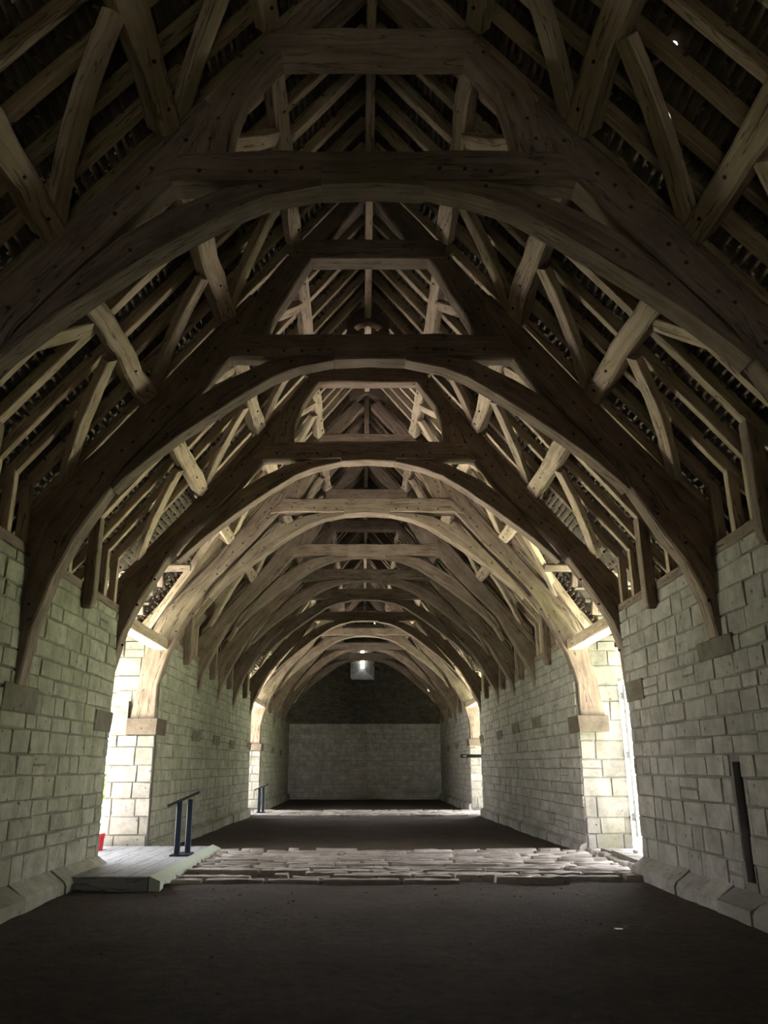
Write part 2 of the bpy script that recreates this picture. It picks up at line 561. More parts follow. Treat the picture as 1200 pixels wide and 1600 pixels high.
# near gable behind the camera; unseen opening added to light the nearest truss
bm = bmesh.new()
NDW, NDH = 0.75, 2.1
for s in (-1, 1):
    pl = [(X(s, HW + 0.6), 0), (X(s, NDW), 0), (X(s, NDW), rz(NDW)), (X(s, 4.9), rz(4.9))]
    prism(bm, pl if s > 0 else pl[::-1], Y_BACK - 0.8, Y_BACK)
prism(bm, [(X(1, NDW), NDH), (X(-1, NDW), NDH), (X(-1, NDW), rz(NDW)), (CX, RZ), (X(1, NDW), rz(NDW))], Y_BACK - 0.8, Y_BACK)
tag(link('wall_near', bm, M['stone_dark']), kind='structure')  # dark stone chosen to cut light bounced onto the near rafters

# ------------------------------------------------------------------ floor
bm = bmesh.new()
xs = [-5.3 + 0.22 * i for i in range(50)]
ys = [-2.6 + 0.22 * i for i in range(233)]
gr = []
for y in ys:
    row = []
    for x in xs:
        z = 0.035 * noise.noise(Vector((x * 0.6, y * 0.6, 1))) + 0.018 * noise.noise(Vector((x * 2.2, y * 2.2, 4)))
        if y > 18:
            z -= min(0.14, (y - 18) * 0.008)
        row.append(bm.verts.new((x, y, z - 0.02)))
    gr.append(row)
for i in range(len(ys) - 1):
    for j in range(len(xs) - 1):
        bm.faces.new((gr[i][j], gr[i][j + 1], gr[i + 1][j + 1], gr[i + 1][j]))
tag(link('floor', bm, M['earth'], smooth=True), kind='structure')


def paving(x0, x1, y0, y1, zb, seed, low=0.02, high=0.06, rowh=(0.2, 0.34)):
    """rows of long worn setts lying across the barn"""
    r = random.Random(seed)
    bm = bmesh.new()
    lay = bm.faces.layers.float.new('tone')
    y = y0
    while y < y1:
        h = r.uniform(*rowh)
        x = x0 - r.uniform(0, 0.4)
        while x < x1:
            w = r.uniform(0.25, 1.3)
            a, b = max(x, x0), min(x + w, x1)
            if b - a > 0.12 and r.random() < 0.93:
                t = r.uniform(low, high)
                nx = max(3, int((b - a) / 0.12)); ny = 5
                g = []
                ph = r.random() * 50
                for jj in range(ny + 1):
                    row = []
                    for ii in range(nx + 1):
                        fx, fy = ii / nx, jj / ny
                        fy = (0, 0.1, 0.35, 0.65, 0.9, 1)[jj]
                        fx = 0 if ii == 0 else 1 if ii == nx else 0.025 / (b - a) + (1 - 0.05 / (b - a)) * (ii - 1) / (nx - 2)
                        e = 0 if ii in (0, nx) or jj in (0, ny) else 1
                        xx = a + 0.015 + (b - a - 0.03) * fx + 0.008 * noise.noise(Vector((fx * 9 + ph, jj, 2)))
                        yy = y + 0.012 + (h - 0.024) * fy + 0.03 * noise.noise(Vector((xx * 2.5, jj * 0.3 + y, 7)))
                        zz = zb - 0.04 + (t + 0.04) * e + 0.022 * noise.noise(Vector((xx * 7, yy * 7, 3)))
                        row.append(bm.verts.new((xx, yy, zz)))
                    g.append(row)
                tone = r.uniform(0.1, 1)
                for jj in range(ny):
                    for ii in range(nx):
                        f = bm.faces.new((g[jj][ii], g[jj][ii + 1], g[jj + 1][ii + 1], g[jj + 1][ii])); f[lay] = tone; f.smooth = True
            x += w
        y += h
    return bm


tag(link('floor_paving', paving(-4.2, 4.45, 12.95, 17.35, 0.0, 5, 0.03, 0.075, (0.18, 0.34)), M['cobble']), kind='structure')
tag(link('floor_paving', paving(-5.0, 5.2, 31.6, 35.1, -0.10, 8, 0.015, 0.035, (0.3, 0.5)), M['flag']), kind='structure')
tag(link('floor_paving', paving(4.45, 6.2, 14.1, 17.0, 0.0, 9, 0.03, 0.09, (0.35, 0.55)), M['flag']), kind='structure')
# kerb stones along the threshold of the right doorway
bm = bmesh.new()
lay = bm.faces.layers.float.new('tone')
r = random.Random(3)
y = 14.2
while y < 16.9:
    y2 = y + r.uniform(0.4, 0.8)
    prism(bm, [(5.0, -0.02), (4.62, -0.02), (4.66, 0.10 + r.random() * 0.05), (4.95, 0.13)][::-1], y, min(y2, 16.95) - 0.03, r.random())
    y = y2
tag(link('trim_threshold', bm, M['stone_jamb']), kind='structure')

# dead leaves and crumbs of earth
bm = bmesh.new()
r = random.Random(21)
for k in range(420):
    y = r.uniform(4.2, 24); x = r.uniform(-3.9, 4.2)
    if 12.8 < y < 17.5:
        continue
    c = Vector((x, y, 0.02 + 0.035 * noise.noise(Vector((x * 0.6, y * 0.6, 1)))))
    a = r.uniform(0, 6.28); l = r.uniform(0.012, 0.035); w = l * r.uniform(0.4, 0.8)
    d = Vector((math.cos(a), math.sin(a), r.uniform(-0.2, 0.3))) * l
    e = Vector((-math.sin(a), math.cos(a), r.uniform(-0.2, 0.4))) * w
    up = Vector((0, 0, r.uniform(0.005, 0.015)))
    v = [bm.verts.new(p) for p in (c - d, c - e + up, c + d, c + e + up)]
    bm.faces.new((v[0], v[1], v[2])); bm.faces.new((v[0], v[2], v[3]))
tag(link('leaf_litter', bm, M['litter']), 'scattered dead leaves and crumbs on the dark earth floor', 'leaves', kind='stuff')

# ------------------------------------------------------------------ roof covering
def roof_pt(s, h, y, perp):
    hh, z = R(h, perp)
    return (X(s, hh), y, z)


# chinks in the tiling: x, y, radius
CH = {1: [(2.728, 5.421, 0.022), (2.508, 8.966, 0.014), (2.749, 7.389, 0.01)], -1: [(-2.594, 14.711, 0.014), (-3.103, 6.126, 0.016)]}
for s in (-1, 1):
    bm = bmesh.new()
    uvl = bm.loops.layers.uv.new('UVMap')
    lay = bm.faces.layers.float.new('tone')
    PT = -0.20
    # slope outline in (y, h): notched over the door bays where the porch roofs run in
    HD = 3.053
    EV = 5.354
    out = [(Y_BACK - 0.9, -0.156)]
    out += [(Y_BACK - 0.9, 5.45)]
    for (a, b) in DOORS:
        m = RM(a, b)
        out += [(a - 0.16, 5.45), (a - 0.16, EV), (m, HD), (b + 0.2, EV), (b + 0.2, 5.45)]
    out += [(Y_FAR + 1.1, 5.45), (Y_FAR + 1.1, -0.156)]
    pts = [Vector(p) for p in out]
    loops = [list(range(len(pts)))]
    for (px, py, rad) in CH[s]:
        hx, hy = px, py
        hh = abs(hx - CX) + PT * math.sin(TH)
        base = len(pts)
        for k in range(6):
            pts.append(Vector((hy + rad * math.cos(k * math.pi / 3), hh + rad * 0.8 * math.sin(k * math.pi / 3))))
        loops.append([base + k for k in range(6)][::-1])
    vs, es, fs, *_ = delaunay_2d_cdt(pts, [], loops, 1, 1e-5)
    hc = [sum((pts[i] for i in lp), Vector((0, 0))) / 6 for lp in loops[1:]]
    hr = [q[2] for q in CH[s]]
    fs = [f for f in fs if not any((sum((vs[i] for i in f), Vector((0, 0))) / len(f) - c).length < rr_ for c, rr_ in zip(hc, hr))]
    vv = [bm.verts.new(roof_pt(s, p[1], p[0], PT)) for p in vs]
    for f in fs:
        bm.faces.new([vv[i] for i in f])[lay] = 0.3
    bmesh.ops.recalc_face_normals(bm, faces=bm.faces)
    ceil = tag(link('ceiling_left' if s < 0 else 'ceiling_right', bm, M['tile']), kind='structure')
    # laths and the ragged tails of the tiles
    bm = new_bm()
    r = random.Random(60 + s)
    h = 0.14
    holes = []
    for (px, py, rad) in CH[s]:
        hx, hy = px, py
        holes.append((hy, abs(hx - CX) + PT * math.sin(TH)))

    def slab(y0, y1, h0, h1, p0, p1):
        c = [roof_pt(s, hh, yy, pp) for yy in (y0, y1) for hh, pp in ((h0, p0), (h1, p0), (h1, p1), (h0, p1))]
        v = [bm.verts.new(p) for p in c]
        for q in ((0, 1, 5, 4), (1, 2, 6, 5), (2, 3, 7, 6), (3, 0, 4, 7), (0, 3, 2, 1), (4, 5, 6, 7)):
            f = bm.faces.new([v[i] for i in q])
            for lp in f.loops:
                lp[uvl2].uv = (lp.vert.co.y, lp.vert.co.z)
    uvl2 = bm.loops.layers.uv.verify()
    while h < 5.25:
        y = -0.2
        while y < Y_FAR:
            y2 = y + (0.22 if any(a - 0.6 < y < b + 0.4 for a, b in DOORS) and h > 2.8 else r.uniform(1.2, 2.6))
            ok = True
            for (a, b) in DOORS:
                m = RM(a, b)
                w = (h - HD + 0.05) / (EV - HD) if h > HD - 0.05 else 0
                if w > 0 and y2 > m - w * (m - a + 0.16) and y < m + w * (b + 0.2 - m):
                    ok = False
            if any(abs(hh - h) < 0.05 and y - 0.1 < hy < y2 + 0.1 for hy, hh in holes):
                ok = False
            if ok:
                dh = r.uniform(-0.008, 0.008)
                slab(y, y2 - 0.01, h + dh, h + dh + 0.022, -0.165 + r.uniform(-0.006, 0.006), -0.145)
                yy = y + r.uniform(0.03, 0.2)
                while yy < min(y2, 33):       # tile pegs hooked over the lath
                    if r.random() < 0.8:
                        slab(yy, yy + r.uniform(0.015, 0.045), h + dh + 0.024, h + dh + 0.045, -0.16, -0.085 - r.uniform(0, 0.05))
                    yy += r.uniform(0.16, 0.34)
            y = y2
        h += 0.073
    tag(link('laths', bm, M['lath'], ceil), 'rows of split laths and tile pegs', kind='stuff')

# ------------------------------------------------------------------ trusses
rt = random.Random(99)
CZ = {-1: [2.6, 2.62, 2.52, 2.6, 2.52, 2.5, 2.45, 2.5, 2.55, 2.5, 2.45], 1: [3.1, 3.2, 3.0, 2.66, 2.85, 2.83, 2.75, 2.75, 2.74, 2.7, 2.65]}
TLAB = [
    'nearest roof truss, heavy grey oak, its broad collar crossing the top of the view',
    'second roof truss from the viewer, dark oak, feet set in the near stone piers',
    'third roof truss, dark front, springing at the near jambs of the first doorways',
    'fourth roof truss, paler sunlit brown oak, standing at the far jambs of the first doorways',
    'fifth roof truss, brown oak, first one beyond the first pair of doorways',
    'sixth roof truss, second one beyond the first pair of doorways',
    'seventh roof truss, in the dark middle of the barn, third beyond the first doorways',
    'eighth roof truss, almost black, just before the far pair of doorways',
    'ninth roof truss, warm lit oak standing at the far jambs of the far doorways',
    'tenth roof truss, first one beyond the far doorways, second from the end wall',
    'eleventh and last roof truss, smallest arch just before the end wall']

BLADE = [((4.33, 2.62), (4.97, 2.62)), ((4.25, 3.3), (4.86, 3.38)), ((4.08, 3.95), (4.73, 4.2)), ((3.82, 4.5), (4.46, 4.84)),
         ((3.47, 5.12), (4.12, 5.22)), ((3.27, 5.5), (3.6, 5.8)), ((2.55, 6.38), (2.9, 6.66)), ((1.95, 7.14), (2.3, 7.4)), ((1.66, 7.78), (1.86, 7.94)), ((1.62, 8.02), (1.72, 8.1))]
ARCH = [((0.5, 7.05), (0.5, 7.12)), ((1.0, 6.94), (1.0, 7.11)), ((1.35, 6.79), (1.45, 7.03)), ((1.8, 6.5), (1.98, 6.76)), ((2.2, 6.21), (2.42, 6.46)), ((2.6, 5.9), (2.72, 6.14)),
        ((2.95, 5.61), (3.05, 5.74)), ((3.25, 5.33), (3.3, 5.42)), ((3.42, 5.15), (3.46, 5.2))]
UPPER = [((1.43, 7.43), (1.82, 7.43)), ((1.40, 7.78), (1.76, 7.82)), ((1.28, 8.2), (1.62, 8.2)), ((1.0, 8.64), (1.36, 8.55)), ((0.68, 8.98), (0.98, 9.03)), ((0.3, 9.43), (0.55, 9.56)), ((0.08, 9.72), (0.28, 9.88))]
UPPER_B = [((1.50, 7.43), (1.84, 7.43)), ((1.34, 7.78), (1.72, 7.98)), ((1.16, 8.12), (1.55, 8.25)), ((0.98, 8.5), (1.34, 8.56)), ((0.68, 8.98), (0.98, 9.03)), ((0.3, 9.43), (0.55, 9.56)), ((0.08, 9.72), (0.28, 9.88))]
PEG_B = [(3.75, 4.85), (3.6, 5.35), (3.35, 5.72), (3.15, 5.85), (2.95, 6.15), (2.75, 6.35), (2.5, 6.75), (2.3, 7.0), (2.2, 7.2), (1.9, 7.6), (4.1, 4.4), (4.3, 3.6)]
PEG_C = [-1.7, -1.2, -0.95, -0.7, 0.65, 0.9, 1.15, 1.6]
for ti, ty in enumerate(TRUSS_Y):
    root = tag(empty('roof_truss', (CX, ty, 0)), TLAB[ti], 'roof truss', 'arched oak trusses along the barn')
    y0, y1 = 0.0, TY
    loc = (-CX, 0, 0)
    wob = lambda prs, a=0.015: [((i[0] + rt.uniform(-a, a), i[1] + rt.uniform(-a, a)), (o[0] + rt.uniform(-a, a), o[1] + rt.uniform(-a, a))) for i, o in prs]
    for s in (-1, 1):
        bm = new_bm()
        wd = 0.0 if ti < 2 else 0.19
        zc = CZ[s][ti]
        prs = []
        for (hi, zi), (ho, zo) in BLADE:
            g = wd * min(1, max(0, (6.2 - zi) / 1.0))
            prs.append(((hi + g * (1 if zi > 3 else 0.6), zi), (ho, zo)))
        f = lambda z: z if z > 4.6 else zc + (z - 2.62) * (4.6 - zc) / (4.6 - 2.62)
        prs = [((hi, f(zi)), (ho, f(zo))) for (hi, zi), (ho, zo) in prs]
        strip(bm, wob(prs), s, y0, y1, ch=0.025, jit=0.009)
        o = link('cruck_blade', bm, [M['oak'], M['peg']], root, loc=loc)
        if ti < 4:
            for (h, z) in PEG_B:
                peg(o, (X(s, h + rt.uniform(-.05, .05)), y0 + 0.012, z + rt.uniform(-.05, .05)), 0.022, 0.02, loc)
        bm = new_bm()
        strip(bm, wob(ARCH, 0.008), s, y0 + 0.012, y1 - 0.012, ch=0.014, jit=0.005)
        o = link('arch_brace', bm, [M['oak'], M['peg']], root, loc=loc)
        if ti < 4:
            for (h, z) in ((1.1, 7.03), (1.6, 6.80), (2.3, 6.3), (2.75, 5.93)):
                peg(o, (X(s, h), y0 + 0.022, z), 0.02, 0.016, loc)
        bm = new_bm()
        strip(bm, wob(UPPER if ti in (0, 2, 5) else UPPER_B), s, y0 + 0.01, y1 - 0.01, ch=0.02, jit=0.007)
        o = link('upper_principal', bm, [M['oak'], M['peg']], root, loc=loc)
        if ti < 4:
            for (h, z) in ((1.62, 7.6), (1.55, 7.85), (1.42, 8.15), (1.05, 8.8), (1.15, 8.7)):
                peg(o, (X(s, h), y0 + 0.02, z), 0.02, 0.018, loc)
    bm = new_bm()
    camb = rt.uniform(0.0, 0.04)
    cz = lambda x: camb * (1 - (x / 2.2) ** 2)
    secs = []
    for x in (-2.18, -1.88, -1.4, -0.9, -0.52, -0.5, 0, 0.5, 0.52, 0.9, 1.4, 1.88, 2.18):
        zb = 7.06 if abs(x) > 2 else (7.11 if abs(x) > 0.51 else 7.055 + 0.025 * (1 - abs(x) / 0.5))
        zt = 7.12 if abs(x) > 2 else 7.43 + cz(x)
        secs.append([(CX + x, y0 - 0.01, zb + rt.uniform(-.008, .008)), (CX + x, y0 - 0.01, zt + rt.uniform(-.012, .012)), (CX + x, y1 + 0.01, zt), (CX + x, y1 + 0.01, zb)])
    loft(bm, secs, ch=0.02, jit=0.006)
    o = link('collar_beam', bm, [M['oak'], M['peg']], root, loc=loc)
    if ti < 4:
        for x in PEG_C:
            peg(o, (CX + x, y0, 7.2 + rt.uniform(-.03, .03)), 0.021, 0.02, loc)
    bm = new_bm()
    secs = []
    for x in (-1.12, -0.6, 0, 0.6, 1.12):
        secs.append([(CX + x, y0, 8.70), (CX + x, y0, 9.03), (CX + x, y1, 9.03), (CX + x, y1, 8.70)])
    loft(bm, secs, ch=0.018, jit=0.008)
    link('upper_collar', bm, [M['oak'], M['peg']], root, loc=loc)
    bm = new_bm()
    secs = []
    for x, zt, zb in ((-0.42, 10.08, 9.86), (-0.2, 10.32, 9.98), (0, 10.4, 10.06), (0.2, 10.32, 9.98), (0.42, 10.08, 9.86)):
        secs.append([(CX + x, y0 + .04, zb), (CX + x, y0 + .04, zt), (CX + x, y1 - .04, zt), (CX + x, y1 - .04, zb)])
    loft(bm, secs, ch=0.01, jit=0.004)
    link('yoke', bm, [M['oak'], M['peg']], root, loc=loc)

# ------------------------------------------------------------------ purlins and wind braces
PUR = [('lower', 3.22, 0.26, 0.28), ('middle', 2.20, 0.26, 0.27), ('upper', 1.19, 0.22, 0.20)]
rp = random.Random(31)


def bay_name(b):
    if b == 0:
        return 'before nearest truss'
    if b == len(TRUSS_Y):
        return 'between last truss and end wall'
    return 'between %s and %s trusses' % (ORD[b - 1], ORD[b])


def bent(bm, s, h0, y0, h1, y1, w, d, perp, bow):
    """curved brace lying in the plane of the roof"""
    n = 7
    secs = []
    along = Vector((math.cos(TH), -math.sin(TH)))
    dy, dh = y1 - y0, (h1 - h0) / math.cos(TH)
    L = math.hypot(dy, dh)
    ny, nh = -dh / L, dy / L
    if nh < 0:
        ny, nh = -ny, -nh
    for i in range(n):
        f = i / (n - 1)
        b = bow * 4 * f * (1 - f)
        yy = y0 + dy * f + ny * b
        ss = dh * f + nh * b
        ww = w * (1.0 + 0.25 * (0.5 - abs(f - 0.5)))
        q = []
        for a, p in ((-ww / 2, perp - d / 2), (ww / 2, perp - d / 2), (ww / 2, perp + d / 2), (-ww / 2, perp + d / 2)):
            h = h0 + (ss + nh * a) * math.cos(TH)
            q.append(roof_pt(s, h, yy + ny * a, p))
        secs.append(q)
    loft(bm, secs, ch=0.012, jit=0.006)


for b in range(len(BAY_Y) - 1):
    ya, yb = BAY_Y[b] + (TY if b else 0), BAY_Y[b + 1]
    if b == len(BAY_Y) - 2:
        yb = Y_FAR + 0.15
    door_bay = b in (3, 8)
    for s in (-1, 1):
        for nm, h, w, d in PUR:
            bm = new_bm()
            n = 6
            secs = []
            for i in range(n):
                y = ya - 0.02 + (yb - ya + 0.04) * i / (n - 1)
                ww = w * rp.uniform(0.9, 1.12)
                hc = h + rp.uniform(-0.015, 0.015)
                k = ww / 2 * math.cos(TH)
                secs.append([roof_pt(s, hc - k, y, 0), roof_pt(s, hc + k, y, 0), roof_pt(s, hc + k, y, d * rp.uniform(.94, 1.06)), roof_pt(s, hc - k, y, d * rp.uniform(.94, 1.06))])
            loft(bm, secs, ch=0.03, jit=0.012)
            if b < 5:
                for yy in (ya + 0.25, ya + 0.8, yb - 0.8, yb - 0.25):
                    hh, z = R(h, d)
                    disc(bm, (X(s, hh), yy, z + 0.012), (-s * math.sin(TH), 0, -math.cos(TH)), 0.018, 0.02)
            o = link('purlin', bm, [M['oak_pale'], M['peg']])
            tag(o, '%s squared oak purlin, %s slope, %s' % (nm, SIDE[s], bay_name(b)), 'purlin', 'purlins of the %s roof slope' % SIDE[s])
            for far in (0, 1):
                if b == 0 and not far:
                    continue
                if door_bay and nm == 'lower' and not (s == 1 and far and b == 3):
                    continue
                bm = new_bm()
                yt = yb + 0.03 if far else ya - 0.03
                sg = -1 if far else 1
                run = rp.uniform(1.1, 1.4)
                drop = {'lower': 1.0, 'middle': 0.93, 'upper': 0.93}[nm] + rp.uniform(-.05, .05)
                bent(bm, s, h + 0.1, yt + sg * run, h + drop, yt, 0.19, 0.11, 0.17, rp.uniform(0.04, 0.11))
                o = link('wind_brace', bm, [M['oak_pale'], M['peg']])
                tn = ('truss number ' if False else '') + (ORD[b] if far else ORD[b - 1]) if (b < len(TRUSS_Y) or not far) else None
                src = ('%s truss' % tn) if tn else 'end wall'
                tag(o, 'curved brace rising %s from %s to %s purlin, %s slope' % ('towards the viewer' if far else 'away from the viewer', src, nm, SIDE[s]), 'wind brace', 'curved wind braces of the %s slope' % SIDE[s])

# valley rafters at the doorway bays
for (a, b_), bay in zip(DOORS, ('first', 'far')):
    m = RM(a, b_)
    for s in (-1, 1):
        for k, (ye, w) in enumerate(((b_ + 0.15, 'far'), (a - 0.05, 'near'))):
            bm = new_bm()
            p0 = Vector(roof_pt(s, 3.3, m + (0.3 if k == 0 else -0.3), 0.12)); p1 = Vector(roof_pt(s, 5.0, ye, 0.12))
            beam(bm, p0, p1, 0.17, 0.16, up=(-s * 0.77, 0, -0.63), ch=0.012, jit=0.006)
            tag(link('valley_rafter', bm, [M['oak'], M['peg']]), 'sloping valley rafter, %s edge of the roof gap above the %s %s doorway' % (w, bay, SIDE[s]), 'rafter', 'valley rafters over the doorways')

# ridge
bm = new_bm()
secs = [[(CX - 0.06, y, 10.12), (CX + 0.06, y, 10.12), (CX + 0.06, y, 10.42), (CX - 0.06, y, 10.42)] for y in [2.9 + 1.5 * i for i in range(31)]]
loft(bm, secs, ch=0.01, jit=0.006, step=2)
tag(link('ridge_beam', bm, [M['oak_pale'], M['peg']]), 'slender ridge beam running along the peak of the roof', 'ridge beam')

# ------------------------------------------------------------------ rafters
RAF = {}
for s in (-1, 1):
    for v in range(3):
        for kind in ('plain', 'pendant', 'short'):
            rr = random.Random(v * 7 + s)
            e = empty('rafter', (0, 0, 0))
            bm = new_bm()
            secs = []
            end = 3.25 if kind == 'short' else 5.3
            w = 0.105 if kind != 'pendant' else 0.14
            for i in range(8):
                h = 0.02 + (end - 0.02) * i / 7
                y = rr.uniform(-0.012, 0.012)
                secs.append([roof_pt(s, h, y - w / 2, 0), roof_pt(s, h, y - w / 2, -0.14), roof_pt(s, h, y + w / 2, -0.14), roof_pt(s, h, y + w / 2, 0)])
            loft(bm, secs, ch=0.01, jit=0.005)
            link('spar', bm, [M['oak_pale'], M['peg']], e)
            bm = new_bm()
            if kind == 'plain':
                zt = RZ - SL * (HW + 0.02) + 0.05
                h0, h1 = HW + 0.02, HW + 0.15
                secs = [[(X(s, h0), -0.06, z), (X(s, h1), -0.06, z), (X(s, h1), 0.06, z), (X(s, h0), 0.06, z)] for z in (WALL_TOP, 4.7, zt - (0 if z else 0))] if False else \
                       [[(X(s, h0), -0.06, z), (X(s, h1), -0.06, z - d), (X(s, h1), 0.06, z - d), (X(s, h0), 0.06, z)] for z, d in ((WALL_TOP - 0.01, 0), (4.75, 0), (zt, 0.13 * SL))]
                loft(bm, secs, ch=0.01, jit=0.004)
                link('ashlar_piece', bm, [M['oak_pale'], M['peg']], e)
            elif kind == 'pendant':
                zt = RZ - SL * (HW - 0.13) + 0.05
                h0, h1 = HW - 0.19, HW - 0.02
                secs = [[(X(s, h0 + g), -0.1 + g, z), (X(s, h1), -0.1 + g, z - d), (X(s, h1), 0.1 - g, z - d), (X(s, h0 + g), 0.1 - g, z)]
                        for z, d, g in ((3.95, 0, 0.05), (3.98, 0, 0.02), (4.05, 0, 0), (4.6, 0, 0), (zt, 0.17 * SL, 0))]
                loft(bm, secs, ch=0.015, jit=0.004)
                link('pendant_post', bm, [M['oak'], M['peg']], e)
            else:
                bm.free()
            RAF[(s, v, kind)] = e
used = set()
rr = random.Random(12)
NTH = ['first', 'second', 'third', 'fourth', 'fifth', 'sixth', 'seventh', 'eighth', 'ninth']
for b in range(len(BAY_Y) - 1):
    ya, yb = BAY_Y[b], BAY_Y[b + 1]
    if b == 0:
        ya += 0.3
    for s in (-1, 1):
        for k in range(7):
            y = ya + TY / 2 + (yb - ya) * (k + 0.5) / 7 + rr.uniform(-0.035, 0.035)
            if k == 3: y = (ya + TY + yb) / 2
            kind = 'pendant' if k == 3 and b not in (0,) else 'plain'
            if b in (3, 8):
                kind = 'short'
            key = (s, rr.randrange(3), kind)
            o = RAF[key] if key not in used else copy_tree(RAF[key])
            used.add(key)
            o.location = (0, y, 0)
            what = {'plain': 'thin rafter', 'pendant': 'thick post-ended rafter', 'short': 'short rafter'}[kind]
            tag(o, '%s, %s of seven, %s slope, %s' % (what, NTH[k], SIDE[s], bay_name(b)), 'rafter', 'common rafters of the %s slope' % SIDE[s])
for key, e in RAF.items():
    if key not in used:
        for ch in list(e.children):
            bpy.data.objects.remove(ch)
        bpy.data.objects.remove(e)

# ------------------------------------------------------------------ wall plates, corbels
PART = {0: 'near pier', 1: 'long wall between the two doorways', 2: 'short wall beyond the far doorway'}
for s in (-1, 1):
    for i, (ya, yb) in enumerate(SEGS[s]):
        bm = new_bm()
        a, b = X(s, HW - 0.02), X(s, HW + 0.3)
        n = max(2, int((yb - ya) / 1.2))
        r = random.Random(i)
        secs = [[(a, ya + (yb - ya) * k / n, WALL_TOP - 0.145), (b, ya + (yb - ya) * k / n, WALL_TOP - 0.145), (b, ya + (yb - ya) * k / n, WALL_TOP + r.uniform(-.01, .01)), (a, ya + (yb - ya) * k / n, WALL_TOP + r.uniform(-.01, .01))] for k in range(n + 1)]
        if s > 0:
            secs = [q[::-1] for q in secs]
        loft(bm, secs, ch=0.015, jit=0.006)
        tag(link('wall_plate', bm, [M['oak'], M['peg']]), 'timber wall plate lying along the top of the %s %s' % (SIDE[s], PART[i]), 'wall plate')
        # closing infill between the plate and the eaves, outer half of the wall
        bm = bmesh.new()
        mortar_box(bm, min(X(s, HW + 0.32), X(s, HW + WT)), max(X(s, HW + 0.32), X(s, HW + WT)), ya, yb, WALL_TOP - 0.16, WALL_TOP - 0.02)
        tag(link('wall_left' if s < 0 else 'wall_right', bm, M['stone_r']), kind='structure')
    for (a_, b_), bay in zip(DOORS, ('first', 'far')):
        bm = new_bm()
        x0 = X(s, HW - 0.12)
        box(bm, min(x0, x0 + s * 0.30), max(x0, x0 + s * 0.30), a_ + 0.04, b_ + 0.33, 4.02, 4.24, ch=0.015, jit=0.006)
        tag(link('plate_beam', bm, [M['oak_pale'], M['peg']]), 'squared beam crossing the head of the %s %s doorway' % (bay, SIDE[s]), 'beam')

for s in (-1, 1):
    for ti, ty in enumerate(TRUSS_Y):
        bm = bmesh.new()
        lay = bm.faces.layers.float.new('tone')
        zt = CZ[s][ti]; dz = 0.33 if ti < 4 else 0.27
        if ti == 1 and s > 0: dz = 0.24
        x = X(s, HW)
        door_corner = ti in (3, 8)
        y0, y1 = ty - (0.28 if not door_corner else 0.10), ty + TY + 0.46
        if ti == 2 and True: y1 = DOORS[0][0] - (0.09 if s < 0 else 0.24); y0 = y1 - 0.85
        if ti == 7: y1 = DOORS[1][0] + 0.01; y0 = y1 - 0.85
        out = 0.05
        depth = 0.3 if not door_corner else 0.6
        p = [(x - s * out, zt), (x + s * depth, zt), (x + s * depth, zt - dz), (x - s * (out - 0.02), zt - dz)]
        prism(bm, p if s < 0 else p[::-1], y0, y1, 0.5)
        bmesh.ops.recalc_face_normals(bm, faces=bm.faces)
        bmesh.ops.bevel(bm, geom=list(bm.edges), offset=0.012, segments=1, affect='EDGES')
        tag(link('corbel', bm, M['corbel_brown' if door_corner else 'stone_corbel']), 'brown corbel stone in the %s wall under the foot of the %s truss' % (SIDE[s], ORD[ti]), 'corbel', 'corbel stones under the trusses')

